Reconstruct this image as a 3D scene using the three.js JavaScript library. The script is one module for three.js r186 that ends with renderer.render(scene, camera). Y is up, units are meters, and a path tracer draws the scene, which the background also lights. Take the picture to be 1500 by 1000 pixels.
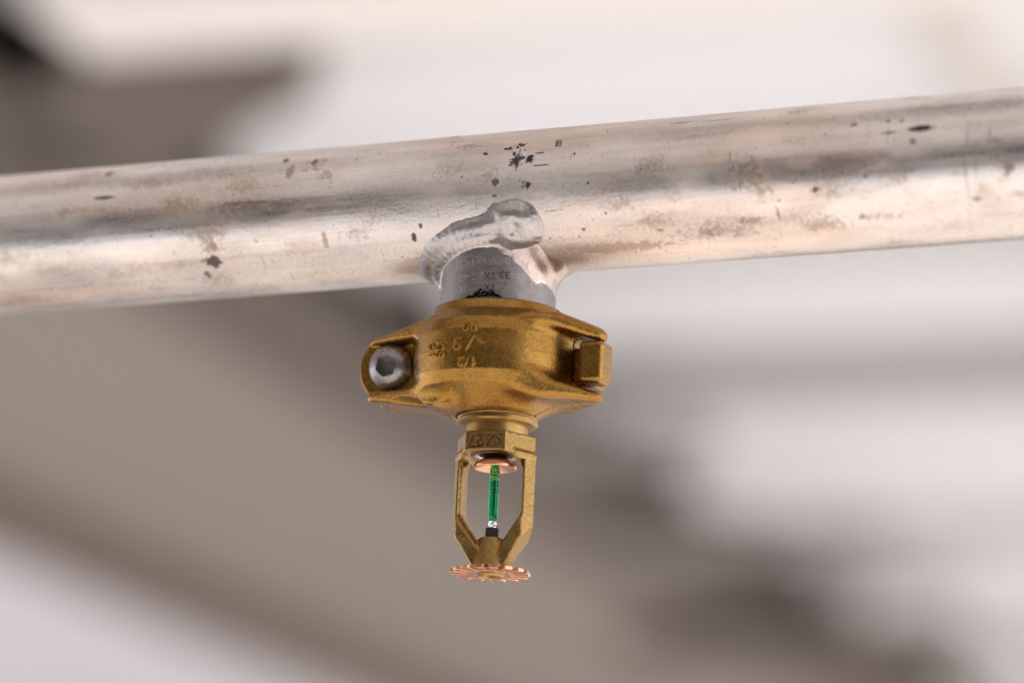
import * as THREE from 'three';
import { RoundedBoxGeometry } from 'three/addons/geometries/RoundedBoxGeometry.js';
import { mergeGeometries } from 'three/addons/utils/BufferGeometryUtils.js';

// ---------------------------------------------------------------- camera, sky, sun, exposure
const scene = new THREE.Scene();
const PIPE_Y = 3.0;                                   // height of the pipe's axis above the ground; the pipe runs along x
const V = (x, y, z) => new THREE.Vector3(x, y, z);
const camera = new THREE.PerspectiveCamera(8.795, 1500 / 1000, 0.05, 400);
{
  const right = V(0.9218193, 0.02383668, -0.38688628), up = V(0.06232707, 0.97600497, 0.20863756), back = V(0.38257616, -0.21643961, 0.89821455);
  camera.position.set(0.49794859, -0.32024202 + PIPE_Y, 1.15805704);
  camera.quaternion.setFromRotationMatrix(new THREE.Matrix4().makeBasis(right, up, back));
  camera.focus = 1.283;
  camera.userData.fStop = 4.5;
}
scene.add(camera);

const SUN = V(0.78, 0.62, 0.36).normalize();
const sun = new THREE.DirectionalLight(new THREE.Color(1.0, 0.955, 0.89), 3.8);
sun.position.copy(SUN).multiplyScalar(30);
sun.castShadow = true;
sun.shadow.radius = 3;
sun.shadow.mapSize.set(4096, 4096);
Object.assign(sun.shadow.camera, { left: -14, right: 14, top: 14, bottom: -14, near: 1, far: 80 });
scene.add(sun, sun.target);
{ // hazy bright sky, even all round
  const W = 256, H = 128, d = new Float32Array(W * H * 4);
  for (let j = 0; j < H; j++) for (let i = 0; i < W; i++) {
    const el = Math.sin(((j + 0.5) / H - 0.5) * Math.PI), t = Math.max(0, el), k = (j * W + i) * 4;
    const hz = Math.exp(-t * 4);
    d[k] = 0.50 + 0.26 * hz; d[k + 1] = 0.58 + 0.22 * hz; d[k + 2] = 0.72 + 0.12 * hz; d[k + 3] = 1;
  }
  const sky = new THREE.DataTexture(d, W, H, THREE.RGBAFormat, THREE.FloatType);
  sky.mapping = THREE.EquirectangularReflectionMapping;
  sky.magFilter = THREE.LinearFilter;
  sky.needsUpdate = true;
  scene.background = sky;
  scene.environment = sky;
}
const renderer = new THREE.WebGLRenderer({ antialias: true });
renderer.setSize(1024, 682);
renderer.shadowMap.enabled = true;
renderer.toneMapping = THREE.LinearToneMapping;
renderer.toneMappingExposure = 3.7;

// ---------------------------------------------------------------- helpers
function rng(seed) { let s = seed >>> 0; return () => { s = (s + 0x6D2B79F5) | 0; let t = Math.imul(s ^ (s >>> 15), 1 | s); t = (t + Math.imul(t ^ (t >>> 7), 61 | t)) ^ t; return ((t ^ (t >>> 14)) >>> 0) / 4294967296; }; }
const hash3 = (x, y, z) => { let h = Math.imul(x, 374761393) ^ Math.imul(y, 668265263) ^ Math.imul(z, 2147483647 ^ 0x5bd1e995); h = Math.imul(h ^ (h >>> 13), 1274126177); h ^= h >>> 16; return (h >>> 0) / 4294967296; };
const fade = (t) => t * t * (3 - 2 * t), mix = (a, b, t) => a + (b - a) * t, clamp = (x, a = 0, b = 1) => Math.min(b, Math.max(a, x));
const sstep = (a, b, x) => fade(clamp((x - a) / (b - a)));
function noise(x, y, z = 0) {
  const ix = Math.floor(x), iy = Math.floor(y), iz = Math.floor(z), u = fade(x - ix), v = fade(y - iy), w = fade(z - iz);
  const l = (k) => mix(mix(hash3(ix, iy, iz + k), hash3(ix + 1, iy, iz + k), u), mix(hash3(ix, iy + 1, iz + k), hash3(ix + 1, iy + 1, iz + k), u), v);
  return w === 0 ? l(0) : mix(l(0), l(1), w);
}
function noiseT(x, y, p, z = 0) {   // repeats every p cells in x and y
  const m = (i) => ((i % p) + p) % p, ix = Math.floor(x), iy = Math.floor(y), u = fade(x - ix), v = fade(y - iy);
  return mix(mix(hash3(m(ix), m(iy), z), hash3(m(ix + 1), m(iy), z), u), mix(hash3(m(ix), m(iy + 1), z), hash3(m(ix + 1), m(iy + 1), z), u), v);
}
const fbm = (x, y, z = 0, n = 4) => { let s = 0, a = 0.5, t = 0; for (let i = 0; i < n; i++) { s += a * noise(x, y, z + i * 17); t += a; a *= 0.5; x *= 2.03; y *= 2.03; } return s / t; };
function dataTexture(w, h, fn, srgb) {
  const d = new Uint8Array(w * h * 4);
  for (let j = 0; j < h; j++) for (let i = 0; i < w; i++) { const c = fn(i, j), k = (j * w + i) * 4; d[k] = c[0]; d[k + 1] = c[1]; d[k + 2] = c[2]; d[k + 3] = 255; }
  const t = new THREE.DataTexture(d, w, h);
  t.wrapS = t.wrapT = THREE.RepeatWrapping; t.magFilter = THREE.LinearFilter; t.minFilter = THREE.LinearMipmapLinearFilter; t.generateMipmaps = true;
  if (srgb) t.colorSpace = THREE.SRGBColorSpace;
  t.needsUpdate = true;
  return t;
}
const gray = (v) => { const b = clamp(v) * 255; return [b, b, b]; };
const lin = (r, g, b) => new THREE.Color().setRGB(r, g, b);
function finish(o) { o.traverse((m) => { if (m.isMesh) { m.castShadow = true; m.receiveShadow = true; } }); return o; }
function thing(name, label, category, pos = [0, 0, 0], extra = {}) {
  const g = new THREE.Group(); g.name = name; g.position.set(...pos); g.userData = { label, category, ...extra }; scene.add(g); return g;
}
function part(name, geo, mat, parent, label) { const m = new THREE.Mesh(geo, mat); m.name = name; if (label) m.userData.label = label; m.castShadow = m.receiveShadow = true; parent.add(m); return m; }

// --- signed distances (millimetres) and a surface-nets mesher
const smin = (a, b, k) => { const h = Math.max(k - Math.abs(a - b), 0) / k; return Math.min(a, b) - h * h * k * 0.25; };
const smax = (a, b, k) => -smin(-a, -b, k);
const hyp = (a, b, c = 0) => Math.sqrt(a * a + b * b + c * c);
function sdPoly(px, py, v) {
  let d = Infinity, s = 1;
  for (let i = 0, n = v.length, j = n - 1; i < n; j = i++) {
    const ex = v[j][0] - v[i][0], ey = v[j][1] - v[i][1], wx = px - v[i][0], wy = py - v[i][1];
    const t = clamp((wx * ex + wy * ey) / (ex * ex + ey * ey)), bx = wx - ex * t, by = wy - ey * t;
    d = Math.min(d, bx * bx + by * by);
    const c1 = py >= v[i][1], c2 = py < v[j][1], c3 = ex * wy > ey * wx;
    if ((c1 && c2 && c3) || (!c1 && !c2 && !c3)) s = -s;
  }
  return s * Math.sqrt(d);
}
function sdSeg(px, py, pz, a, b, r) {
  const bx = b[0] - a[0], by = b[1] - a[1], bz = (b[2] ?? 0) - (a[2] ?? 0), x = px - a[0], y = py - a[1], z = pz - (a[2] ?? 0);
  const t = clamp((x * bx + y * by + z * bz) / (bx * bx + by * by + bz * bz + 1e-12));
  return hyp(x - bx * t, y - by * t, z - bz * t) - r;
}
function sdRoundBox(x, y, z, hx, hy, hz, r) {
  const qx = Math.abs(x) - hx + r, qy = Math.abs(y) - hy + r, qz = Math.abs(z) - hz + r;
  return hyp(Math.max(qx, 0), Math.max(qy, 0), Math.max(qz, 0)) + Math.min(Math.max(qx, qy, qz), 0) - r;
}
function unevenCapsule(px, py, ax, ay, ra, bx, by, rb) {  // hull of two circles
  let dx = bx - ax, dy = by - ay; const h = hyp(dx, dy); dx /= h; dy /= h;
  const x0 = px - ax, y0 = py - ay, y = x0 * dx + y0 * dy, x = Math.abs(x0 * dy - y0 * dx), b = (ra - rb) / h, a = Math.sqrt(1 - b * b), k = -x * b + y * a;
  if (k < 0) return hyp(x, y) - ra;
  if (k > a * h) return hyp(x, y - h) - rb;
  return x * a + y * b - ra;
}
function sdfGeometry(f, lo, hi, h, tile = 0.02) {
  const n = [0, 1, 2].map((i) => Math.ceil((hi[i] - lo[i]) / h / 8) * 8), [nx, ny, nz] = n, sx = nx + 1, sxy = sx * (ny + 1);
  const val = new Float32Array(sxy * (nz + 1)).fill(NaN), cell = new Int32Array(nx * ny * nz).fill(-1), reach = 4 * Math.sqrt(3) * h * 1.35;
  const blocks = [];
  for (let bz = 0; bz < nz; bz += 8) for (let by = 0; by < ny; by += 8) for (let bx = 0; bx < nx; bx += 8) {
    if (Math.abs(f(lo[0] + (bx + 4) * h, lo[1] + (by + 4) * h, lo[2] + (bz + 4) * h)) > reach) continue;
    blocks.push([bx, by, bz]);
    for (let k = bz; k <= bz + 8; k++) for (let j = by; j <= by + 8; j++) for (let i = bx; i <= bx + 8; i++) { const at = k * sxy + j * sx + i; if (val[at] !== val[at]) val[at] = f(lo[0] + i * h, lo[1] + j * h, lo[2] + k * h); }
  }
  const P = [], N = [], e = h * 0.25, g = [0, 0, 0];
  const grad = (x, y, z) => { // four taps; returns the mean value, leaves the unit gradient in g
    const a = f(x + e, y - e, z - e), b = f(x - e, y - e, z + e), c = f(x - e, y + e, z - e), d = f(x + e, y + e, z + e);
    g[0] = a - b - c + d; g[1] = -a - b + c + d; g[2] = -a + b - c + d; const l = Math.sqrt(g[0] * g[0] + g[1] * g[1] + g[2] * g[2]) || 1; g[0] /= l; g[1] /= l; g[2] /= l; slope = l / (4 * e);
    return (a + b + c + d) / 4;
  };
  let slope = 1;
  const C = []; for (let c = 0; c < 8; c++) C.push([c & 1, (c >> 1) & 1, c >> 2]);
  const E = []; for (let a = 0; a < 8; a++) for (const b of [1, 2, 4]) if (!(a & b)) E.push([a, a | b]);
  for (const [bx, by, bz] of blocks) for (let k = bz; k < bz + 8; k++) for (let j = by; j < by + 8; j++) for (let i = bx; i < bx + 8; i++) {
    const v = C.map((c) => val[(k + c[2]) * sxy + (j + c[1]) * sx + i + c[0]]);
    let m = 0; for (let c = 0; c < 8; c++) if (v[c] < 0) m++;
    if (m === 0 || m === 8) continue;
    let x = 0, y = 0, z = 0, q = 0;
    for (const [a, b] of E) if ((v[a] < 0) !== (v[b] < 0)) { const t = v[a] / (v[a] - v[b]); x += mix(C[a][0], C[b][0], t); y += mix(C[a][1], C[b][1], t); z += mix(C[a][2], C[b][2], t); q++; }
    x = lo[0] + (i + x / q) * h; y = lo[1] + (j + y / q) * h; z = lo[2] + (k + z / q) * h;
    { const d = grad(x, y, z), mv = clamp(d / Math.max(slope, .5), -h * 0.5, h * 0.5); x -= g[0] * mv; y -= g[1] * mv; z -= g[2] * mv; }
    grad(x, y, z);
    cell[(k * ny + j) * nx + i] = P.length / 3; P.push(x, y, z); N.push(g[0], g[1], g[2]);
  }
  const I = [], at = (i, j, k) => cell[(k * ny + j) * nx + i];
  const quad = (a, b, c, d, flip) => { if (a < 0 || b < 0 || c < 0 || d < 0) return; flip ? I.push(a, c, b, a, d, c) : I.push(a, b, c, a, c, d); };
  for (const [bx, by, bz] of blocks) for (let k = bz; k < bz + 8; k++) for (let j = by; j < by + 8; j++) for (let i = bx; i < bx + 8; i++) {
    const s = val[k * sxy + j * sx + i] < 0;
    if (j && k && s !== (val[k * sxy + j * sx + i + 1] < 0)) quad(at(i, j - 1, k - 1), at(i, j, k - 1), at(i, j, k), at(i, j - 1, k), !s);
    if (i && k && s !== (val[k * sxy + (j + 1) * sx + i] < 0)) quad(at(i - 1, j, k - 1), at(i - 1, j, k), at(i, j, k), at(i, j, k - 1), !s);
    if (i && j && s !== (val[(k + 1) * sxy + j * sx + i] < 0)) quad(at(i - 1, j - 1, k), at(i, j - 1, k), at(i, j, k), at(i - 1, j, k), !s);
  }
  // metres, and texture coordinates laid on from the side that each face looks to
  const seen = new Map(), p = [], nn = [], uv = [], idx = [];
  for (let t = 0; t < I.length; t += 3) {
    const q = [0, 1, 2].map((c) => { let s = 0; for (let v = 0; v < 3; v++) s += N[I[t + v] * 3 + c]; return Math.abs(s); }), ax = q[0] > q[1] && q[0] > q[2] ? 0 : q[1] > q[2] ? 1 : 2;
    for (let v = 0; v < 3; v++) {
      const key = I[t + v] * 3 + ax; let id = seen.get(key);
      if (id === undefined) {
        id = p.length / 3; seen.set(key, id); const o = I[t + v] * 3, x = P[o] / 1000, y = P[o + 1] / 1000, z = P[o + 2] / 1000;
        p.push(x, y, z); nn.push(N[o], N[o + 1], N[o + 2]);
        uv.push((ax === 0 ? z : x) / tile, (ax === 1 ? z : y) / tile);
      }
      idx.push(id);
    }
  }
  const geo = new THREE.BufferGeometry();
  geo.setAttribute('position', new THREE.Float32BufferAttribute(p, 3)); geo.setAttribute('normal', new THREE.Float32BufferAttribute(nn, 3)); geo.setAttribute('uv', new THREE.Float32BufferAttribute(uv, 2));
  geo.setIndex(idx);
  return geo;
}
function lathe(pts, seg = 72) { return new THREE.LatheGeometry(pts.map(([r, y]) => new THREE.Vector2(Math.max(r, 1e-5) / 1000, y / 1000)), seg); }
function latheHard(pts, seg = 72) { // creases between the steps
  const out = [];
  for (let i = 0; i < pts.length - 1; i++) out.push(lathe([pts[i], pts[i + 1]], seg));
  return mergeGeometries(out);
}

// ---------------------------------------------------------------- the place: ground, roof deck, beams, facing wall
const CEIL = PIPE_Y + 0.78;
const mGround = new THREE.MeshStandardMaterial({ roughness: 0.9 });
mGround.map = dataTexture(512, 512, (i, j) => { const n = 0.55 * noiseT(i / 16, j / 16, 32) + 0.45 * noiseT(i / 3, j / 3, 171, 3), g = 0.86 + 0.22 * (n - 0.5); return [198 * g, 190 * g, 185 * g]; }, true);
const ground = new THREE.Mesh(new THREE.PlaneGeometry(160, 160).rotateX(-Math.PI / 2), mGround);
ground.geometry.attributes.uv.array.forEach((v, i, a) => { a[i] = v * 80; });
ground.name = 'ground'; ground.userData.kind = 'structure'; ground.receiveShadow = true; scene.add(ground);

const mWhite = new THREE.MeshStandardMaterial({ color: lin(0.80, 0.79, 0.78), roughness: 0.6 });
const mSoffit = new THREE.MeshStandardMaterial({ color: lin(0.30, 0.265, 0.23), roughness: 0.85 });
const mPale = new THREE.MeshStandardMaterial({ color: lin(0.80, 0.78, 0.82), roughness: 0.7 });
const mBeam = new THREE.MeshStandardMaterial({ color: lin(0.125, 0.10, 0.083), roughness: 0.7 });
const mEave = new THREE.MeshStandardMaterial({ color: lin(0.085, 0.065, 0.05), roughness: 0.75 });
const mBrown = new THREE.MeshStandardMaterial({ color: lin(0.17, 0.125, 0.10), roughness: 0.7 });
const mDeck = [[.80, .80, .81], [.55, .54, .54], [.78, .78, .80], [.36, .35, .345]].map((c) => new THREE.MeshStandardMaterial({ color: lin(...c), roughness: 0.55 }));
const TURN = 0.1;                                  // the roof's lines run along z, turned a little
const roof = new THREE.Group(); roof.name = 'ceiling'; roof.userData.kind = 'structure'; roof.position.set(-1.35, CEIL, -2.35); roof.rotation.y = TURN; scene.add(roof);
// in the roof's own axes: x across the beams (0 = near face of the dark beam), z away from the camera is negative
function deckPanel(x0, x1, z, w) { // one white deck sheet with a trapezoid rib, ribs running along x
  const s = new THREE.Shape(), d = 0.075;
  s.moveTo(0, 0); s.lineTo(0.06, -d); s.lineTo(w - 0.16, -d); s.lineTo(w - 0.08, 0); s.lineTo(w, 0); s.lineTo(w, 0.012); s.lineTo(w - 0.086, 0.012); s.lineTo(w - 0.168, -d + 0.012); s.lineTo(0.068, -d + 0.012); s.lineTo(0.006, 0.012); s.lineTo(0, 0.012);
  const g = new THREE.ExtrudeGeometry(s, { depth: x1 - x0, bevelEnabled: false });
  g.rotateY(Math.PI / 2); g.translate(x0, 0, z);
  return g;
}
for (let k = 0, z = 4.0; z > -9; k++, z -= 0.33) part('deck_panel', deckPanel(0.06, 4.0, z, 0.326), mDeck[[0, 2, 1, 0, 3, 0, 2, 1, 0, 2, 3][k % 11]], roof);
const slab = (name, x0, x1, y0, y1, z0, z1, m, r = 0.006) => part(name, new RoundedBoxGeometry(x1 - x0, y1 - y0, z1 - z0, 2, r).translate((x0 + x1) / 2, (y0 + y1) / 2, (z0 + z1) / 2), m, roof);
for (let k = 0, z = 5.6; z > -9; k++, z -= 1.2) slab('soffit_board', -0.95, -0.12, -0.03, 0.04, z - 1.194, z, mSoffit);
for (let k = 0, z = 5.6; z > -9; k++, z -= 1.2) slab('pale_board', -5.5, -0.955, 0.0, 0.05, z - 1.196, z, mPale);
for (let k = 0; k < 8; k++) slab('eave_board', -5.5, 4.0, -0.06, 0.06, 4.36 + k * 0.22, 4.576 + k * 0.22, mEave);
slab('fascia_board', -5.6, 4.1, -0.34, 0.07, 6.12, 6.18, mEave);
slab('roof_slab', -5.6, 4.1, 0.08, 0.24, -10, 6, mWhite);

const taken = {};
function topThing(name, label, category, geo, mat, group) { const m = new THREE.Mesh(geo, mat); taken[name] = (taken[name] ?? -1) + 1; m.name = taken[name] ? name + '_' + String(taken[name]).padStart(3, '0') : name; m.userData = { label, category }; if (group) m.userData.group = group; m.castShadow = m.receiveShadow = true; m.position.copy(roof.position); m.rotation.y = TURN; scene.add(m); return m; }
{ // dark I-beam along z
  const b = thing('steel_beam', 'blurred dark brown steel beam running away diagonally under the ceiling behind the pipe', 'beam', [roof.position.x, CEIL, roof.position.z]);
  b.rotation.y = TURN;
  const bx = (x0, x1, y0, y1) => new RoundedBoxGeometry(x1 - x0, y1 - y0, 14, 2, 0.003).translate((x0 + x1) / 2, (y0 + y1) / 2, -2);
  part('flange', bx(-0.115, 0.055, -0.135, -0.122), mBeam, b);
  part('web', bx(-0.036, -0.026, -0.121, -0.013), mBeam, b);
  part('flange', bx(-0.115, 0.055, -0.012, -0.001), mBeam, b);
}
topThing('conduit', 'blurred brown conduit along the edge of the pale boards at lower left', 'conduit', new THREE.CylinderGeometry(0.035, 0.035, 12, 24).rotateX(Math.PI / 2).translate(-0.93, -0.066, -2), mBrown);
topThing('cable_tray', 'blurred pale grey strip crossing the white deck at upper right', 'cable tray', new RoundedBoxGeometry(0.045, 0.03, 12, 2, 0.004).translate(0.80, -0.075, -2), new THREE.MeshStandardMaterial({ color: lin(0.6, 0.56, 0.52), roughness: 0.7 }));
topThing('square_duct', 'blurred pale square duct crossing under the ceiling along the top of the picture', 'duct', new RoundedBoxGeometry(3.8, 0.04, 0.12, 2, 0.008).translate(2.15, -0.18, 0.83), new THREE.MeshStandardMaterial({ color: lin(0.84, 0.80, 0.76), roughness: 0.5 }));
topThing('junction_box', 'blurred dark brown box beside the beam at upper left, above the pipe', 'junction box', new RoundedBoxGeometry(0.20, 0.11, 0.34, 2, 0.01).rotateY(0.75).translate(0.12, -0.08, 0.37), mBeam);
topThing('hanger_bracket', 'small blurred grey bracket right of the dark box at upper left', 'bracket', new RoundedBoxGeometry(0.05, 0.09, 0.05, 2, 0.006).translate(0.305, -0.055, 0.51), new THREE.MeshStandardMaterial({ color: lin(0.3, 0.29, 0.28), roughness: 0.7 }));
const mGreyBar = new THREE.MeshStandardMaterial({ color: lin(0.26, 0.24, 0.225), roughness: 0.7 });
for (const [label, x0, x1, z, w, m] of [
  ['blurred dark bar reaching out from the beam at lower right', 0.02, 0.36, -1.48, 0.05, mGreyBar], ['blurred grey bar beside the beam, right of the sprinkler frame', 0.07, 0.3, -0.87, 0.05, mGreyBar],
  ['blurred grey bar beside the beam, right of the coupling', 0.07, 0.36, -0.52, 0.03, mGreyBar], ['blurred dark bar under the beam at the bottom edge, right of centre', -0.2, 0.3, -2.3, 0.16, mBeam],
]) topThing('cross_bar', label, 'bar', new RoundedBoxGeometry(x1 - x0, 0.03, w, 2, 0.006).translate((x0 + x1) / 2, -0.16, z), m);

// the building that faces the open side, behind the camera: the pipe and the brass mirror its shaded front
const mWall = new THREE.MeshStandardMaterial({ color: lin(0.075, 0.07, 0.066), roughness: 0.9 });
const wall = new THREE.Mesh(new RoundedBoxGeometry(40, 5.4, 0.4, 1, 0.02).translate(0, 2.7, 0), mWall);
wall.name = 'wall'; wall.position.set(0, 0, 9.5); wall.userData.kind = 'structure'; wall.castShadow = wall.receiveShadow = true; scene.add(wall);
const backWall = new THREE.Mesh(new RoundedBoxGeometry(24, 4.0, 0.3, 1, 0.02).translate(0, 2.0, 0), new THREE.MeshStandardMaterial({ color: lin(0.3, 0.28, 0.26), roughness: 0.9 }));
backWall.name = 'rear_wall'; backWall.position.set(0, 0, -12.6); backWall.userData.kind = 'structure'; backWall.castShadow = backWall.receiveShadow = true; scene.add(backWall);
const kerb = new THREE.Mesh(new RoundedBoxGeometry(40, 0.14, 0.9, 2, 0.02).translate(0, 0.07, 0), new THREE.MeshStandardMaterial({ color: lin(0.72, 0.73, 0.76), roughness: 0.7 }));
kerb.name = 'pavement'; kerb.position.set(0, 0, 5.7); kerb.userData.kind = 'structure'; kerb.castShadow = kerb.receiveShadow = true; scene.add(kerb);

// ---------------------------------------------------------------- materials of the close-up
const grainTex = dataTexture(512, 512, (i, j) => gray(0.32 * noiseT(i / 8, j / 8, 64) + 0.6 * noiseT(i / 5, j / 5, 102, 5) + 0.1 * noiseT(i / 16, j / 16, 32, 9)));
const grainRough = dataTexture(512, 512, (i, j) => gray(0.68 + 0.4 * (noiseT(i / 6, j / 6, 86 - 1, 2) - 0.5) + 0.1 * (noiseT(i / 64, j / 64, 8, 4) - 0.5)));
const grainTint = (r, g, b, amount, seed) => dataTexture(512, 512, (i, j) => { const n = 1 + amount * (0.75 * noiseT(i / 5, j / 5, 102, seed) + 0.25 * noiseT(i / 40, j / 40, 12, seed + 1) - 0.5); return [clamp(r * n, 0, 255), clamp(g * n, 0, 255), clamp(b * n, 0, 255)]; }, true);
const mBronze = new THREE.MeshStandardMaterial({ map: grainTint(154, 114, 55, 0.22, 21), metalness: 0.97, roughness: 0.44, roughnessMap: grainRough, bumpMap: grainTex, bumpScale: 0.00006 });
const mBrass = new THREE.MeshStandardMaterial({ map: grainTint(152, 120, 70, 0.2, 31), metalness: 0.95, roughness: 0.5, roughnessMap: grainRough, bumpMap: grainTex, bumpScale: 0.00005 });
const mBrassTurned = new THREE.MeshStandardMaterial({ map: grainTint(166, 134, 82, 0.2, 71), metalness: 1, roughness: 0.52, roughnessMap: grainRough });
const mCopper = new THREE.MeshStandardMaterial({ color: lin(0.74, 0.385, 0.22), metalness: 1, roughness: 0.3, bumpMap: grainTex, bumpScale: 0.000004 });
const mSteelBolt = new THREE.MeshStandardMaterial({ map: grainTint(146, 139, 136, 0.2, 41), metalness: 0.95, roughness: 0.5, roughnessMap: grainRough, bumpMap: grainTex, bumpScale: 0.00001 });
const mSilver = new THREE.MeshStandardMaterial({ color: lin(0.75, 0.73, 0.74), metalness: 1, roughness: 0.25 });
const mBlack = new THREE.MeshStandardMaterial({ color: lin(0.018, 0.014, 0.014), roughness: 0.5 });
const mWeld = new THREE.MeshStandardMaterial({ map: grainTint(186, 179, 174, 0.2, 51), metalness: 0.97, roughness: 0.55, roughnessMap: grainRough, bumpMap: grainTex, bumpScale: 0.00001 });
const mHeat = new THREE.MeshStandardMaterial({ map: grainTint(196, 180, 172, 0.26, 61), metalness: 0.9, roughness: 0.55, roughnessMap: grainRough, bumpMap: grainTex, bumpScale: 0.00002 });

// ---------------------------------------------------------------- the pipe with its welded branch
const PW = 2048, PH = 1024, U0 = -0.17, UL = 0.34, RP = 0.0212;
function blotches() { // marks on the pipe: [x mm, angle deg from +z upwards, half length mm along x, half width mm round, darkness, r,g,b, raggedness]
  const K = [70, 55, 48], B = [30, 26, 26], O = [120, 92, 70];
  const m = [
    [-121, 18, 4.2, 0.7, .8, ...B, .3], [-122.5, 47, 1.4, 1.3, .75, ...K, .4], [-85, -31, 5, 3, .6, ...O, 1], [-86, -43, 3.2, 2.4, .85, ...K, .8], [-89, -55, 1.2, 1.6, .7, ...K, .7], [-86, -20, 9, 3.5, .4, ...O, 1],
    [-96, 4, 10, 3.5, .5, ...O, 1.4], [-80, -2, 8, 3, .5, ...K, 1.5], [-106, 30, 14, 3, .3, ...O, 1.4], [-132, 36, 12, 2.5, .3, ...O, 1.4], [-74, 18, 7, 4, .28, ...O, 1.4], [-72, 3, 9, .5, .55, ...K, .5], [-60, 30, 1.5, 3.4, .4, ...O, .8], [-53, 38, 1.2, 1.5, .6, ...K, .6], [-63, 44, 1, 1.4, .6, ...K, .6],
    [-140, -40, 9, 3, .25, ...O, 1], [-112, -45, 8, 3.4, .28, ...O, 1], [-48, -33, 1, 3.4, .35, ...O, .6], [-37, -28, 6, 3, .25, ...O, 1],
    [-19.8, -36, .9, 1.9, .8, ...K, .6], [-17, -27, .7, .8, .7, ...K, .6], [-4, -30, .8, .8, .5, ...K, .6],
    [2.5, 30.4, 1, .8, .8, ...B, .6], [9.7, 33.6, 1.5, .8, .95, ...B, .9], [13.2, 37, 1.2, 1.1, .8, ...B, .9], [13, 24, 1.7, 3.4, .45, ...B, 1.3], [13.4, 20, 2.2, 2.4, .6, ...B, 1.2], [17.2, 20.5, 1.7, 1.6, .92, ...B, .9], [7, 2.5, 1.1, 1.4, .75, ...K, .8], [16.8, -1.4, 1.4, 1.5, .8, ...K, 1], [17.4, -2.2, .6, .9, .9, ...B, .8], [16.2, -.6, .6, .5, .5, 225, 220, 214, .8], [7, -8, .9, .4, .6, ...B, .5], [21, 14, 3, .25, .7, ...B, .3],
    [14.5, 27, 1.1, 2.6, .7, 236, 230, 224, 1.3], [12.6, 31, .8, 2.2, .65, 236, 230, 224, 1.3], [15.6, 18, 1.6, 1.0, .6, 236, 230, 224, 1.2], [12, 27.5, .6, .7, .9, ...B, .9], [14.9, 30.5, .5, .6, .8, ...B, .9], [11.4, 19, .8, .5, .8, ...B, .9], [15.3, 22.5, .5, .5, .85, ...B, .9], [12.4, 34.5, .6, .6, .9, ...B, .9],
    [31, 22, .5, .5, .7, ...B, .5], [20, 26, 2, .3, .6, ...B, .5], [36, -4, .5, .5, .6, ...B, .5],
    [135, 18.5, 4.2, 1.1, .92, ...B, .4], [115, 27.4, 1.2, .6, .8, ...K, .4], [125, 28, 1, .6, .8, ...K, .4], [129, 27.4, .9, .5, .7, ...K, .4], [126, 17, 3, .4, .7, ...K, .5], [133, 8, 1, 1, .5, ...K, .8],
    [157, -6, 3, 6, .42, ...K, 1.2], [160, -18, 1.8, 2.2, .5, ...K, 1], [148, -20, .35, 8, .3, ...K, 1.2], [148.6, 5, .3, 6, .26, ...K, 1.2], [151, -10, .3, 5, .26, ...K, 1.2], [155, 3, .3, 5, .3, ...K, 1.2],
    [83, -5, 6, 5, .5, ...K, 1.4], [88, -14, 4, 6, .4, ...O, 1.4], [79, 2, .3, 5, .4, ...K, .8], [82, -12, .25, 4, .4, ...K, .8], [74, -50, 14, 4, .35, ...O, 1.4], [104, -52, 9, 3, .35, ...O, 1.4], [83.4, -44, 4, 1.6, .6, ...O, 1.2], [69, -52, 5, 2.5, .3, ...O, 1.2], [104, -23, 1, .9, .7, ...K, .6], [119, -16, .7, .7, .6, ...K, .5], [116, -48, 1.2, 1, .4, ...K, .8], [150, -40, 1.6, .9, .5, ...O, .8], [92, -40, .4, 2.4, .4, ...K, .3],
    [62, 50, 5, .4, .6, ...K, .6], [72, 49, 6, .35, .5, ...K, .6], [40, -60, 22, 2.2, .35, ...O, .8], [33, -40, .7, .6, .6, ...K, .5], [56, -46, 1.2, .6, .5, ...O, .6],
  ];
  const r = rng(77);
  for (let i = 0; i < 70; i++) { const dark = r() < 0.4; m.push([-165 + 330 * r(), -95 + 165 * r(), 0.25 + 0.7 * r() * r(), 0.2 + 0.5 * r() * r(), 0.25 + 0.5 * r(), ...(dark ? K : O), .8]); }
  for (let i = 0; i < 44; i++) m.push([-165 + 330 * r(), -95 + 165 * r(), 3 + 16 * r() * r(), 0.05 + 0.12 * r(), 0.1 + 0.3 * r(), ...(r() < .5 ? K : O), .9]);   // lengthwise scratches
  for (let i = 0; i < 60; i++) m.push([-165 + 330 * r(), -95 + 165 * r(), 0.08 + 0.14 * r(), 0.8 + 4 * r() * r(), 0.15 + 0.35 * r(), ...(r() < .5 ? K : O), .5]);   // scuffs across
  for (let i = 0; i < 48; i++) m.push([-165 + 330 * r(), -95 + 165 * r(), 3 + 9 * r(), 1.2 + 3.4 * r(), 0.12 + 0.22 * r(), ...O, 1.3]);   // faint brown stains
  return m;
}
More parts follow.
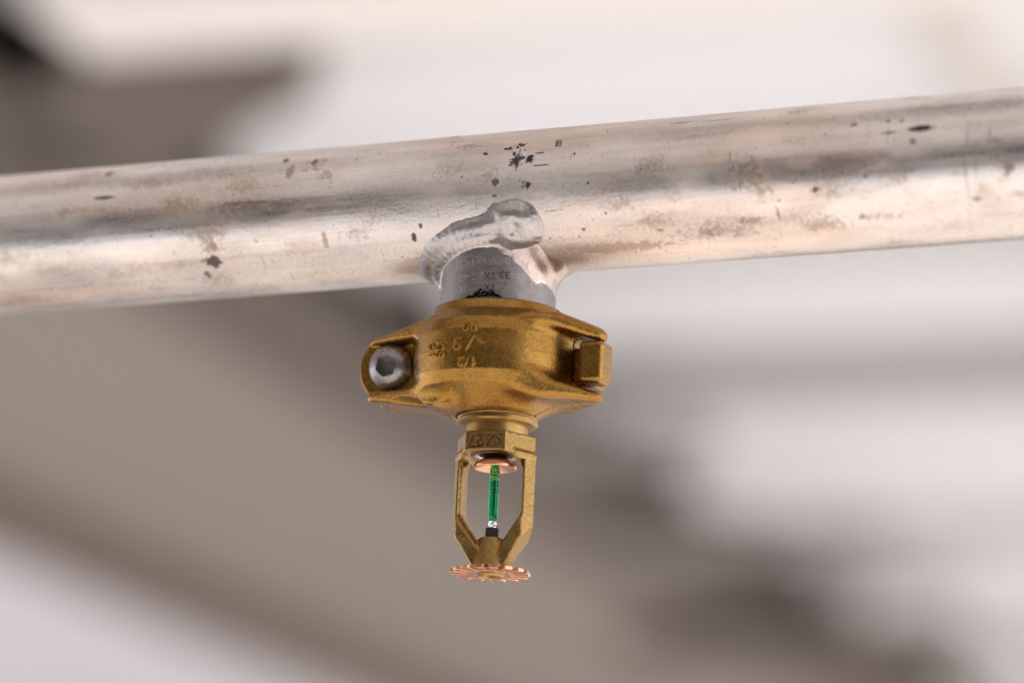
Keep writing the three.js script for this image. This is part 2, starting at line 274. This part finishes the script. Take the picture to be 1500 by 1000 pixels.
function pipeTextures() {
  const col = new Float32Array(PW * PH * 3), dirt = new Float32Array(PW * PH), hgt = new Float32Array(PW * PH), rgh = new Float32Array(PW * PH);
  const mmU = UL * 1000 / PW, mmV = 2 * Math.PI * RP * 1000 / PH;
  for (let j = 0; j < PH; j++) for (let i = 0; i < PW; i++) {
    const x = U0 * 1000 + (i + .5) * mmU, s = (j + .5) * mmV, k = j * PW + i;
    const streak = fbm(x * .02, s * 1.3, 3, 3), patch = fbm(x * .045, s * .12, 7, 4), fine = noise(x * 2.6, s * 2.6, 2), speck = noise(x * 1.1, s * 1.1, 5), warm = fbm(x * .02 + 5, s * .07, 11, 3);
    const b = 1 + .09 * (streak - .5) + .22 * (patch - .5) + .07 * (fine - .5);
    const dust = sstep(.5, .78, fbm(x * .09, s * .3, 21, 4)) * .5;
    let c = [222, 213, 206].map((q, n) => q * b);
    c[1] *= 1 - .035 * sstep(.45, .7, warm); c[2] *= 1 - .06 * sstep(.45, .7, warm);
    c = [mix(c[0], 186, dust * .4), mix(c[1], 168, dust * .4), mix(c[2], 150, dust * .4)];
    if (speck > .9 && fine > .6) c = c.map((q) => q * .78);
    col.set(c, k * 3); dirt[k] = dust * .6;
    const mid = Math.exp(-Math.pow((x - 10) / 52, 2));
    hgt[k] = .5 + .18 * (fine - .5) + (.26 + .3 * mid) * (noise(x * 1.7, s * 1.7, 9) - .5) + .08 * (streak - .5);
    rgh[k] = .32 + .18 * mid + .16 * (patch - .5) + .14 * (streak - .5) + .1 * (fine - .5);
  }
  for (const [mx, deg, hx, hs, dark, r, g, b, rag] of blotches()) {
    const ci = (mx / 1000 - U0) / UL * PW, cj = (deg / 360 + .5) * PH, ri = hx * 1.7 / mmU + 3, rj = hs * 1.7 / mmV + 3;
    for (let j = Math.max(0, Math.floor(cj - rj)); j <= Math.min(PH - 1, cj + rj); j++) for (let i = Math.max(0, Math.floor(ci - ri)); i <= Math.min(PW - 1, ci + ri); i++) {
      const dx = (i - ci) * mmU / hx, ds = (j - cj) * mmV / hs, n = fbm(i * mmU * 1.1 + mx, j * mmV * 1.1, 31 + Math.round(mx), 3);
      const q = 1 - hyp(dx, ds) + rag * 1.5 * (n - .5), sharp = rag > .9 && hx > 2.5 ? 1.1 : .35, a = dark * sstep(0, sharp, q);
      if (a <= 0) continue;
      const k = j * PW + i;
      col[k * 3] = mix(col[k * 3], r, a); col[k * 3 + 1] = mix(col[k * 3 + 1], g, a); col[k * 3 + 2] = mix(col[k * 3 + 2], b, a);
      dirt[k] = Math.max(dirt[k], a * .9); rgh[k] = mix(rgh[k], .75, a * .7); hgt[k] += a * .3;
    }
  }
  // small square stamp beside the flakes
  { const ci = (25.1 / 1000 - U0) / UL * PW, cj = (35.1 / 360 + .5) * PH;
    for (let j = -13; j <= 13; j++) for (let i = -8; i <= 8; i++) {
      const x = i * mmU + j * mmV * .2, s = j * mmV, inn = Math.abs(x) < .95 && Math.abs(s) < 1.35; if (!inn) continue;
      const edge = Math.abs(x) > .68 || Math.abs(s) > 1.05, bar = Math.abs(s) < .18 || (x < -.3), a = edge || bar ? .85 : .3, k = (Math.round(cj) + j) * PW + Math.round(ci) + i;
      for (let c = 0; c < 3; c++) col[k * 3 + c] = mix(col[k * 3 + c], 58, a); dirt[k] = a * .8;
    } }
  const tex = (fn, srgb) => { const t = dataTexture(PW, PH, fn, srgb); t.wrapS = THREE.MirroredRepeatWrapping; return t; };
  return {
    map: tex((i, j) => { const k = (j * PW + i) * 3; return [clamp(col[k], 0, 255), clamp(col[k + 1], 0, 255), clamp(col[k + 2], 0, 255)]; }, true),
    bump: tex((i, j) => gray(hgt[j * PW + i])),
    rm: tex((i, j) => { const k = j * PW + i; return [255, clamp(rgh[k]) * 255, clamp(.95 - dirt[k]) * 255]; }),
  };
}
const pt = pipeTextures();
const mPipe = new THREE.MeshStandardMaterial({ map: pt.map, roughness: 1, metalness: 1, roughnessMap: pt.rm, metalnessMap: pt.rm, bumpMap: pt.bump, bumpScale: 0.00009 });
const pipe = thing('sprinkler_pipe', 'scuffed silver steel pipe crossing the picture, with a short branch welded below it', 'pipe', [0, PIPE_Y, 0]);
{
  const nx = 360, na = 160, P = [], N = [], UV = [], I = [], x0 = -1.4, x1 = 1.4;
  for (let i = 0; i <= nx; i++) { // fine steps where it is seen
    const t = i / nx * 2 - 1, x = t * 0.22 + Math.sign(t) * Math.pow(Math.max(0, Math.abs(t) - .8) / .2, 2) * (1.4 - .22);
    for (let j = 0; j <= na; j++) {
      const a = (j / na - .5) * 2 * Math.PI, r = RP + 0.00012 * (fbm(x * 25, Math.cos(a) * 1.2 + 4, Math.sin(a) + 9, 2) - .5);
      P.push(x, Math.sin(a) * r, Math.cos(a) * r); N.push(0, Math.sin(a), Math.cos(a)); UV.push((x - U0) / UL, j / na);
      if (i < nx && j < na) { const q = i * (na + 1) + j; I.push(q, q + na + 1, q + 1, q + 1, q + na + 1, q + na + 2); }
    }
  }
  const g = new THREE.BufferGeometry();
  g.setAttribute('position', new THREE.Float32BufferAttribute(P, 3)); g.setAttribute('normal', new THREE.Float32BufferAttribute(N, 3)); g.setAttribute('uv', new THREE.Float32BufferAttribute(UV, 2)); g.setIndex(I);
  part('pipe_wall', g, mPipe, pipe);
}
{ // branch: printed with pale and dark characters that stand on their heads
  const W = 1024, H = 512, cv = document.createElement('canvas'); cv.width = W; cv.height = H;   // whole round: 105.9 mm x 34 mm; u = .5 at the front (+z)
  const c = cv.getContext('2d'), X = (mm) => W / 2 + mm * W / 105.9, Y = (mm) => (mm) * H / 34;   // Y down from y = 0
  c.fillStyle = '#8d8783'; c.fillRect(0, 0, W, H);
  const r = rng(5);
  for (let i = 0; i < 5000; i++) { c.fillStyle = `rgba(${r() < .5 ? '60,54,52' : '225,218,212'},${.03 + .07 * r()})`; c.fillRect(r() * W, r() * H, 1 + 6 * r() * r(), 1 + 8 * r() * r()); }
  const word = (s, x, y, size, style, w = 1) => { c.save(); c.translate(X(x), Y(y)); c.rotate(Math.PI); c.scale(w, 1); c.font = `${size * H / 34}px sans-serif`; c.fillStyle = style; c.textAlign = 'center'; c.textBaseline = 'middle'; c.fillText(s, 0, 0); c.restore(); };
  const pale = 'rgba(205,198,193,.6)', dark = 'rgba(30,26,26,.9)';
  word('0 · V·13', 5.2, 20.6, 2.6, pale, .75); word('PC3', -3.4, 20.9, 2.6, pale, .75);
  c.strokeStyle = pale; c.lineWidth = 2; c.strokeRect(X(-6.8), Y(19.1), X(6) - X(0), Y(3.4) - Y(0));
  word('33', 8.6, 25.0, 2.9, dark, .7); word('.7X', 4.8, 25.2, 2.9, 'rgba(70,62,60,.85)', .7); word('2.2-40', -1.6, 25.3, 2.7, pale, .7);
  word('IGS', 18.5, 25.6, 3.0, pale, .6); word(': :', 13.5, 25.2, 2.6, pale, .7);
  word('TX', 4.4, 28.6, 2.8, dark, .7); word('·: JK', -3.2, 28.8, 2.8, pale, .7);
  c.strokeStyle = 'rgba(70,62,58,.6)'; c.lineWidth = 2; c.beginPath(); c.ellipse(X(5.4), Y(26.2), X(3.6) - X(0), Y(3.8) - Y(0), 0, -2, 1.2); c.stroke();
  c.fillStyle = 'rgba(20,17,22,.95)';                               // smeared black sealant above the coupling
  for (let i = 0; i < 420; i++) { const t = r() * 2 - 1, x = 2.2 + 5.2 * t, h = (1 - t * t) * 1.5 * r() * (0.4 + noise(x * 1.3, 3)); c.beginPath(); c.arc(X(x), Y(31.4 - h * 1.3), .8 + 2.4 * r(), 0, 7); c.fill(); }
  for (let i = 0; i < 900; i++) { c.fillStyle = 'rgba(166,160,156,.55)'; c.fillRect(W * (.3 + .4 * r()), H * (.5 + .4 * r()), 1 + 5 * r() * r(), 1 + 3 * r()); }   // print worn away in flecks
  const tx = new THREE.CanvasTexture(cv); tx.colorSpace = THREE.SRGBColorSpace; tx.wrapS = THREE.RepeatWrapping;
  const m = new THREE.MeshStandardMaterial({ map: tx, metalness: 0.88, roughness: 0.6, roughnessMap: grainRough });
  const g = new THREE.CylinderGeometry(0.01685, 0.01685, 0.044, 128, 8, true, Math.PI, Math.PI * 2).translate(0, -0.022, 0);
  const uv = g.attributes.uv, p = g.attributes.position;
  for (let i = 0; i < uv.count; i++) uv.setY(i, 1 + p.getY(i) / 0.034);
  part('branch_pipe', g, m, pipe);
}
{ // weld: a bead that climbs round the front of the joint and ends in a lump; a broad fillet on the right
  const pipeD = (x, y, z) => hyp(y, z) - 21.2, stubD = (x, y, z) => (y > 2 ? 50 : hyp(x, z) - 16.85);
  const run = (path, rad) => { const curve = new THREE.CatmullRomCurve3(path.map((q) => V(...q))), M = 44, pts = []; for (let i = 0; i <= M; i++) { const t = i / M, q = curve.getPoint(t), f = t * (rad.length - 1), a = Math.min(rad.length - 2, Math.floor(f)); pts.push([q.x, q.y, q.z, mix(rad[a], rad[a + 1], f - a)]); } return pts; };
  const outerRun = run([[-18.2, -23.6, -4], [-19.4, -21.6, 3], [-18.4, -19.4, 8], [-14.4, -16.2, 12.8], [-8.8, -13.6, 16.2], [-2, -12.0, 18.0], [5, -11.2, 18.6]], [2.6, 2.6, 2.7, 2.8, 2.8, 2.8, 2.8]);
  const innerRun = run([[-17.6, -24.8, -3], [-18.2, -22.8, 3], [-16.9, -20.6, 8], [-13.0, -17.6, 12.6], [-7.4, -15.2, 16], [-1, -13.8, 17.6], [5, -13.6, 18.0]], [1.8, 2.0, 2.2, 2.4, 2.4, 2.4, 2.2]);
  const tube = (pts, x, y, z) => {
    let d = 1e9;
    for (let i = 0; i < pts.length - 1; i++) { const a = pts[i], b = pts[i + 1], bx = b[0] - a[0], by = b[1] - a[1], bz = b[2] - a[2], wx = x - a[0], wy = y - a[1], wz = z - a[2], t = clamp((wx * bx + wy * by + wz * bz) / (bx * bx + by * by + bz * bz)), q = hyp(wx - bx * t, wy - by * t, wz - bz * t) - mix(a[3], b[3], t) - .05 * Math.sin((i + t) * 2.6); d = Math.min(d, q); }
    return d;
  };
  const bead = (x, y, z) => {
    let d = smin(tube(outerRun, x, y, z), tube(innerRun, x, y, z), 1.3);
    const both = smin(pipeD(x, y, z), stubD(x, y, z), 3.2);
    d = smax(d, both - 1.4, 2.6);
    const out = y * -.535 + z * .845 - 21.2, lump = (hyp((x - 12.0) / 6.9, out / 2.7, (y * .845 + z * .535 + .4) / 6.5) - 1) * 2.7;
    d = smin(d, lump, 1.4);
    d = smax(d, -(hyp(x - 12.8, y + 15.3, z - 24.0) - 5.2 - .8 * (noise(x * .6, y * .6, z * .6 + 70) - .5)), 1.1);
    d = smin(d, smin(pipeD(x, y, z), stubD(x, y, z), 1.5) + .22, 2.0);
    return d + .18 * (noise(x * .3, y * .3, z * .3) - .5) + .07 * (noise(x * 1.1, y * 1.1, z * 1.1) - .5);
  };
  part('weld_bead', sdfGeometry(bead, [-26, -30, -10], [23, -2, 26], 0.32), mWeld, pipe, 'shiny lumpy weld bead ending in a round crater');
  const fillet = (x, y, z) => {
    const phi = Math.atan2(x, z) * 57.3, k = 3 + 5.5 * sstep(8, 65, phi) - 4 * sstep(120, 170, phi), d = smin(pipeD(x, y, z) + .25, stubD(x, y, z) + .25, Math.max(k, .5));
    return smax(d, smax(3 - x, Math.abs(y + 21) - 11, 2), 2) + .35 * (noise(x * .35, y * .35, z * .35 + 40) - .5) + .1 * Math.sin((y * .8 + x * 1.1 - z * .5));
  };
  part('weld_fillet', sdfGeometry(fillet, [-4, -33, -24], [32, -6, 25], 0.36), mHeat, pipe, 'heat tinted pinkish weld fillet on the right of the branch');
  const rear = (x, y, z) => smax(smin(pipeD(x, y, z) + .3, stubD(x, y, z) + .3, 9), smax(z + 2, Math.abs(y + 20) - 11, 1), 1) + .3 * (noise(x * .5, y * .5, z * .5 + 9) - .5);
  part('weld_bead', sdfGeometry(rear, [-26, -32, -26], [26, -6, 1], 0.5), mWeld, pipe);
}

// ---------------------------------------------------------------- the coupling
const YC = -48;                                       // its middle, millimetres below the pipe's axis
const coupling = thing('pipe_coupling', 'gold bronze two part pipe coupling clamped round the branch, with cast lettering', 'pipe coupling', [0, PIPE_Y + YC / 1000, 0]);
coupling.rotation.z = -0.024;
// strokes of the letters cast on the front, on a grid 0..1 wide and 0..1.4 high
const GLYPH = {
  P: [[[0, 0], [0, 1.4], [.6, 1.4], [.85, 1.2], [.85, .85], [.6, .65], [0, .65]]],
  G: [[[.9, 1.15], [.65, 1.4], [.3, 1.4], [0, 1.1], [0, .3], [.3, 0], [.65, 0], [.9, .25], [.9, .65], [.5, .65]]],
  9: [[[.1, .1], [.5, 0], [.8, .35], [.8, 1.1], [.55, 1.4], [.25, 1.4], [0, 1.1], [.2, .75], [.6, .72], [.8, .95]]],
  v: [[[-.1, .7], [.35, 0], [1.6, 1.5]]],
  1: [[[.15, 1.1], [.5, 1.4], [.5, 0]]], '/': [[[0, -.1], [.8, 1.5]]], 2: [[[0, 1.1], [.25, 1.4], [.6, 1.4], [.85, 1.1], [.8, .8], [0, 0], [.9, 0]]],
  I: [[[.4, 0], [.4, 1.4]]], S: [[[.85, 1.15], [.6, 1.4], [.25, 1.4], [0, 1.1], [.2, .8], [.65, .6], [.85, .3], [.6, 0], [.25, 0], [0, .25]]], C: [[[.9, 1.15], [.6, 1.4], [.25, 1.4], [0, 1.0], [0, .4], [.25, 0], [.6, 0], [.9, .25]]], '.': [[[.2, .05], [.25, .05]]], 7: [[[0, 1.4], [.85, 1.4], [.3, 0]]],
};
function strokes(text, cx, cy, size, turn, gap = 1.15) { // centred at (cx, cy), turned
  const segs = [], w = [...text].length * gap - (gap - .9), co = Math.cos(turn), si = Math.sin(turn);
  [...text].forEach((ch, n) => { for (const line of GLYPH[ch] ?? []) for (let i = 0; i < line.length - 1; i++) { const q = [line[i], line[i + 1]].map(([x, y]) => { const X = (x + n * gap - w / 2) * size, Y = (y - .7) * size; return [cx + X * co - Y * si, cy + X * si + Y * co]; }); segs.push(q); } });
  return segs;
}
const CAST = [ // s = millimetres along the round front (0 faces +z), y in the coupling's own axes
  ...strokes('PG', 1.6, 6.3, 1.6, Math.PI, 1.4), [[5.6, 1.5], [3.1, 3.5]], [[3.1, 3.5], [1.0, -.2]], ...strokes('9', -2.1, 1.4, 2.3, Math.PI), ...strokes('1/2', 1.2, -3.9, 1.55, Math.PI, 1.2),
  ...strokes('IGS', -7.8, .8, 1.9, -Math.PI / 2, 1.2), ...strokes('CI', -11.4, .3, 1.5, -Math.PI / 2, 1.7),
];
const PROFILE = [[16.9, 15.4], [17.9, 15.4], [18.3, 14.0], [18.5, 13.0], [22.4, 9.4], [23.3, 6], [23.5, 0], [23.2, -5.5], [22.0, -8.6], [14.0, -14.2], [12.6, -14.9], [12.0, -14.9], [12.0, -8], [16.9, 4]];
function halfShell(x, y, z, s) { // s = +1 the front half with its hinge fork, -1 the rear half with its hook
  const r = hyp(x, z);
  let d = sdPoly(r, y, PROFILE) - .7;
  if (d > 14 && Math.abs(x) < 14) return d;
  if (x > -8) { // two wings of the hinge, drawn out from the shoulder and the foot of the drum
    const plan = s > 0 ? unevenCapsule(x, z, 0, 0, 23.6, 31.9, 2.4, 3.4) : unevenCapsule(x, z, 0, 0, 23.4, 29, 0, 4), xx = Math.max(x, 12), along = x * .997 + z * .075;
    const up = smax((y - Math.min(12.6, 13.2 - .36 * (xx - 22))) * .94, (5.0 + .27 * Math.max(0, 34 - xx) - y) * .96, 1.2);
    const dn = smax((y - (-7.6 - .26 * (xx - 25))) * .96, (-12.4 - .07 * Math.max(0, 26 - xx)) - y, 1.4);
    const arms = smax(smax(plan, Math.min(up, dn), 2.4), 12 - along, 10);
    d = smin(d, arms, 3.2);
  }
  if (x < 6) { // ledges above and below the bolt, the plate that carries it
    const plan = unevenCapsule(x, z, 0, 0, 20.6, -34.2, 4.6, 4.0), xx = Math.min(x, -12);
    const up = smax((y - (7.4 + .2 * (xx + 36))) * .97, 6.0 - y, .9), dn = smax(y + 8.6, (-11.2 - .155 * (xx + 36)) - y, .9);
    let arms = smax(plan, Math.min(up, dn), 1.3);
    const groove = sdSeg(x, y, z, [-37, 8.0, 10.0], [-20, 11.4, 16.6], 1.0);
    arms = smax(arms, -groove, .5);
    arms = smax(arms, x + 6, 8);
    d = smin(d, arms, y < 0 ? 3.4 : 1.4);
    const scoop = (hyp((x + 23.5) / 8.5, (y + 12.9 - (x + 23.5) * -.15) / 1.9, (z - 14) / 3.4) - 1) * 1.9;
    d = smax(d, -scoop, .6);
    const lug = smax(smax(hyp(x + 30.6, y + .8) - 10.6, Math.abs(y + .8) - 9.4, 1), Math.abs(z - 3.3) - 2.7, .9);
    d = smin(d, lug, .8);
    d = smin(d, sdRoundBox(x + 25, y + .8, z - 3, 5, 8, 2.8, .8), .8);
  }
  return d;
}
const front = (x, y, z) => {
  let d = halfShell(x, y, z, 1);
  if (z > 10 && d < 1.6 && d > -1.2 && Math.abs(y) < 10 && x > -15 && x < 9) {
    const s = Math.atan2(x, z) * 24.1; let q = 9;
    for (const [a, b] of CAST) q = Math.min(q, sdSeg(s, y, 0, a, b, 0));
    if (q < 1.2) d = smin(d, hyp(q, Math.max(0, d) * .5) - .36, .08);
  }
  d = smax(d, .45 - z, .5);
  return d + .08 * (noise(x * .25, y * .25, z * .25) - .5) + .04 * (noise(x * 1.2, y * 1.2, z * 1.2 + 5) - .5);
};
part('front_housing', sdfGeometry(front, [-43, -17.5, -.5], [39, 17.5, 26.5], 0.23), mBronze, coupling);
const hook = (x, y, z) => { // thick hook that passes through the fork
  const b = sdRoundBox(x - 31.9, y + 1.2, z - 2.2, 3.7, 6.05, 4.6, 1.5), arm = sdRoundBox(x - 23.5, y + 1.2, z + 6, 7, 5.6, 5.6, 1.5);
  return smin(b, arm, 2);
};
const rearHalf = (x, y, z) => Math.min(smax(halfShell(x, y, -z, -1), z + .45, .5), hook(x, y, z)) + .10 * (noise(x * 1.2, y * 1.2, z * 1.2 + 15) - .5);
part('rear_housing', sdfGeometry(rearHalf, [-43, -17.5, -26.5], [39, 17.5, 8], 0.36), mBronze, coupling, 'rear half of the coupling with its squared hinge hook in front');
part('gasket', latheHard([[16.9, 16.25], [17.5, 16.2], [17.6, 15.0], [16.86, 15.0]]), mBlack, coupling);
{ // button head bolt with a hexagon socket
  const bolt = new THREE.Group(); bolt.name = 'clamp_bolt'; coupling.add(bolt); bolt.position.set(-0.0308, -0.0007, 0.0062);
  bolt.rotation.set(0.10, -0.02, 0.3); bolt.scale.setScalar(1.08);
  const f = (x, y, z) => {
    const r = hyp(x, y), dome = hyp(x, y, z + 3.3) - 7.6, cyl = r - 6.75;
    let d = smax(smax(dome, cyl, .5), -z, .6);
    d = smax(d, z - 3.85, .4);
    const hx = Math.max(Math.abs(y), Math.abs(x) * .8660254 + Math.abs(y) * .5) - 2.65;
    d = smax(d, -Math.max(hx, 0.7 - z), .08);
    const cone = r - 1.9 - (z - 3.35) * .9;                       // chamfer of the socket
    return smax(d, -Math.max(cone, 3.0 - z), .1) + .05 * (noise(x * .8, y * .8, z * .8) - .5);
  };
  part('bolt_head', sdfGeometry(f, [-7.4, -7.4, -.4], [7.4, 7.4, 4.8], 0.11), mSteelBolt, bolt);
  part('bolt_shank', new THREE.CylinderGeometry(0.004, 0.004, 0.02, 32).rotateX(Math.PI / 2).translate(0, 0, -0.0105), mSteelBolt, bolt);
}
// ---------------------------------------------------------------- the sprinkler head
const sp = thing('fire_sprinkler', 'pendent brass fire sprinkler with green glass bulb and slotted copper deflector below the coupling', 'sprinkler', [0, PIPE_Y - 0.1095, 0]);
sp.rotation.set(-0.03, 0, -0.013); sp.position.x = -0.0004;
const S0 = 109.5;                                     // deflector plane below the pipe's axis; the heights below are measured from the pipe's axis
part('threaded_collar', latheHard([[11.2, -60 + S0], [11.75, -60 + S0], [11.75, -63.7 + S0], [11.2, -64.3 + S0], [11.2, -64.7 + S0], [11.85, -64.9 + S0], [11.85, -65.4 + S0], [11.2, -65.9 + S0], [8.9, -66.0 + S0], [8.9, -70.5 + S0], [3, -70.5 + S0]].reverse(), 96), mBrassTurned, sp);
{
  const g = new THREE.Group(); g.name = 'frame_assembly'; g.rotation.y = 0.09; sp.add(g);
  // frame, y measured from the deflector upwards
  const outer = [[0, 34.4], [11.8, 34.4], [11.8, 13.9], [4.6, 2.6], [0, 2.6]], inner = [[0, 33.6], [4.6, 33.5], [7.0, 32.2], [7.9, 30], [7.9, 17.6], [3.2, 10.9], [0, 10.9]];
  const dig = [];
  // engraved on the front flat: two-armed tick between rings, then 27, standing on its head
  for (const [a, b] of [...strokes('7', -4.0, 37.3, 2.3, Math.PI), ...strokes('2', -1.55, 37.3, 2.2, Math.PI)]) dig.push([a, b]);
  dig.push([[.4, 35.7], [2.5, 39.1]], [[2.5, 39.1], [4.2, 37.3]], [[.75, 38.9], [.8, 38.9]], [[4.45, 38.9], [4.5, 38.9]]);
  const f = (x, y, z) => {
    // hexagon with corners towards +-x
    const hexd = Math.max(Math.abs(z), Math.abs(x) * .8660254 + Math.abs(z) * .5) - 10.3;
    let hex = smax(hexd, Math.abs(y - 37.2) - 3.1, .5);
    hex = smax(hex, hyp(x, z) - 12.0 - (40.5 - y) * .9, .3);
    const po = sdPoly(Math.abs(x), y, outer) - .55, pi = sdPoly(Math.abs(x), y, inner) - .8;
    const wide = 4.4 + 2.4 * sstep(29, 34, y) - 1.2 * sstep(14, 4, y);
    let arm = smax(smax(po, hexd - .45, .5), Math.abs(z) - wide, .9);             // the hexagon's corners run on down as the arms
    arm = smax(arm, -pi, 1.0);
    const bevel = (Math.abs(z) - 2.6) * .62 - (Math.abs(x) - 8.9 + Math.max(0, 17 - y) * .62) * .78;
    if (y < 33) arm = smax(arm, bevel, .8);
    const boss = smax(hyp(x, z) - mix(5.0, 3.5, clamp((y - 2) / 8.6)), Math.abs(y - 6.0) - 4.6, .5);
    let d = smin(hex, arm, 1.2);
    d = smax(d, -pi, .8);
    d = smax(d, -smax(hyp(x, z) - 6.3, Math.abs(y - 33) - 4.2, .5), .5);      // recess of the cap
    d = smin(d, boss, .9);
    if (z > 9 && y > 35 && y < 40.5) { let q = 9; for (const [a, b] of dig) q = Math.min(q, sdSeg(x, y, 0, a, b, 0)); d = smax(d, -(hyp(q, (z - 10.35) * .4) - .29), .04); }
    return d + .05 * (noise(x * .6, y * .6, z * .6 + 3) - .5) + .05 * (noise(x * 1.6, y * 1.6, z * 1.6 + 8) - .5);
  };
  part('frame', sdfGeometry(f, [-12.8, .6, -11.6], [12.8, 41.2, 11.6], 0.16), mBrass, sp).rotation.y = 0.09;
  sp.remove(g);
}
{ // cap under the seat, spring washer, bulb, its cup
  part('valve_cap', lathe([[0, 34.6], [3.4, 34.6], [3.6, 33.6], [5.0, 33.3], [5.8, 32.8], [6.15, 32.2], [6.25, 31.6], [6.2, 31.05], [5.9, 31.0], [2.0, 32.3], [1.6, 32.3]].reverse(), 72), mCopper, sp);
  part('spring_washer', latheHard([[4.2, 35.6], [7.3, 34.9], [7.5, 34.6], [7.2, 34.4], [4.2, 35.0]].reverse(), 64), mSilver, sp);
  part('seat_seal', latheHard([[0, 36.0], [6.2, 36.0], [6.2, 34.95], [3.3, 34.7]].reverse(), 48), mBlack, sp);
  const bulb = new THREE.Group(); bulb.name = 'glass_bulb'; bulb.userData.label = 'thin green glass bulb with yellow and black print'; sp.add(bulb);
  const glass = new THREE.MeshPhysicalMaterial({ color: lin(0.2, 0.95, 0.55), roughness: 0.02, transmission: 1, thickness: 0.003, ior: 1.42, attenuationColor: lin(0.002, 0.40, 0.22), attenuationDistance: 0.0022 });
  const clear = new THREE.MeshPhysicalMaterial({ color: lin(1, 1, 1), roughness: 0.04, transmission: 1, thickness: 0.002, ior: 1.5 });
  part('liquid_tube', lathe([[0, 32.3], [.7, 32.25], [1.2, 31.9], [1.42, 31.3], [1.45, 30.6], [1.45, 17.4], [1.4, 16.8], [1.15, 16.2], [.7, 15.85], [0, 15.75]].reverse(), 48), glass, bulb);
  part('glass_tip', lathe([[0, 15.73], [.8, 15.6], [1.2, 15.2], [1.3, 14.8], [1.1, 14.3], [1.0, 13.9], [1.2, 13.5], [1.2, 13.0], [0, 12.9]].reverse(), 40), clear, bulb);
  // print round the tube
  const cv = document.createElement('canvas'); cv.width = 128; cv.height = 512; const c = cv.getContext('2d');   // 9.2 mm round, 12 mm high
  c.clearRect(0, 0, 128, 512);
  c.save(); c.translate(66, 30); c.rotate(Math.PI / 2); c.font = '44px sans-serif'; c.fillStyle = 'rgb(190,170,60)'; c.textBaseline = 'middle'; c.fillText('G 5  93°', 0, 0); c.restore();
  c.fillStyle = 'rgb(10,22,16)'; for (const [x, y, w, h] of [[76, 70, 22, 9], [34, 92, 20, 8], [78, 128, 20, 10], [36, 150, 18, 9], [74, 176, 26, 8], [34, 208, 22, 10], [76, 226, 24, 22], [36, 250, 16, 8], [76, 270, 20, 8], [40, 60, 14, 8], [52, 112, 40, 9], [46, 192, 44, 9], [50, 236, 22, 12], [44, 284, 30, 10], [80, 300, 16, 9], [56, 318, 34, 10]]) c.fillRect(x, y, w, h);
  const tx = new THREE.CanvasTexture(cv); tx.colorSpace = THREE.SRGBColorSpace;
  const mPrint = new THREE.MeshStandardMaterial({ map: tx, transparent: true, alphaTest: 0.5, roughness: 0.5 });
  part('print', new THREE.CylinderGeometry(0.001475, 0.001475, 0.012, 40, 1, true, Math.PI + .38, Math.PI * 2).translate(0, 0.0255, 0), mPrint, bulb);
  part('bulb_cup', latheHard([[0, 13.5], [.7, 13.5], [1.75, 13.55], [1.95, 13.4], [1.95, 10.0], [0, 10.0]].reverse(), 40), mBlack, sp);
}
{ // deflector with its tines, and the nut in its middle
  const n = 16, sh = new THREE.Shape(), R = 11.45, r = 6.2, pts = [];
  for (let i = 0; i < n; i++) {
    const a = i / n * 2 * Math.PI + .1, half = Math.PI / n, so = 0.075, si = 0.125;        // slot half angle outside / inside
    for (let k = 0; k <= 8; k++) { const t = -1 + k / 4, w = half - so, cr = Math.min(1, (1 - Math.abs(t)) * 5); pts.push([a + t * w, R - .55 * (1 - cr) ** 2]); }
    for (let k = 0; k <= 8; k++) { const q = Math.PI * k / 8, b = a + half; pts.push([b - Math.cos(q) * si, r + .75 - .75 * Math.sin(q)]); }
  }
  pts.forEach(([a, q], i) => { const x = Math.cos(a) * q, y = Math.sin(a) * q; i ? sh.lineTo(x, y) : sh.moveTo(x, y); });
  sh.closePath();
  const hole = new THREE.Path(); hole.absarc(0, 0, 3.6, 0, Math.PI * 2, true); sh.holes.push(hole);
  const g = new THREE.ExtrudeGeometry(sh, { depth: .7, bevelEnabled: true, bevelThickness: .16, bevelSize: .16, bevelSegments: 3, curveSegments: 40 });
  g.rotateX(-Math.PI / 2); g.scale(.001, .001, .001);
  part('deflector', g, mCopper, sp, 'round copper deflector plate with slotted tines');
  part('rivet_nut', latheHard([[0, .3], [2.6, .3], [2.8, -.6], [3.4, -.85], [3.9, -.7], [4.15, -.35], [4.15, .4]].map(([a, b]) => [a, b]), 64), mBrassTurned, sp);
}

renderer.render(scene, camera);
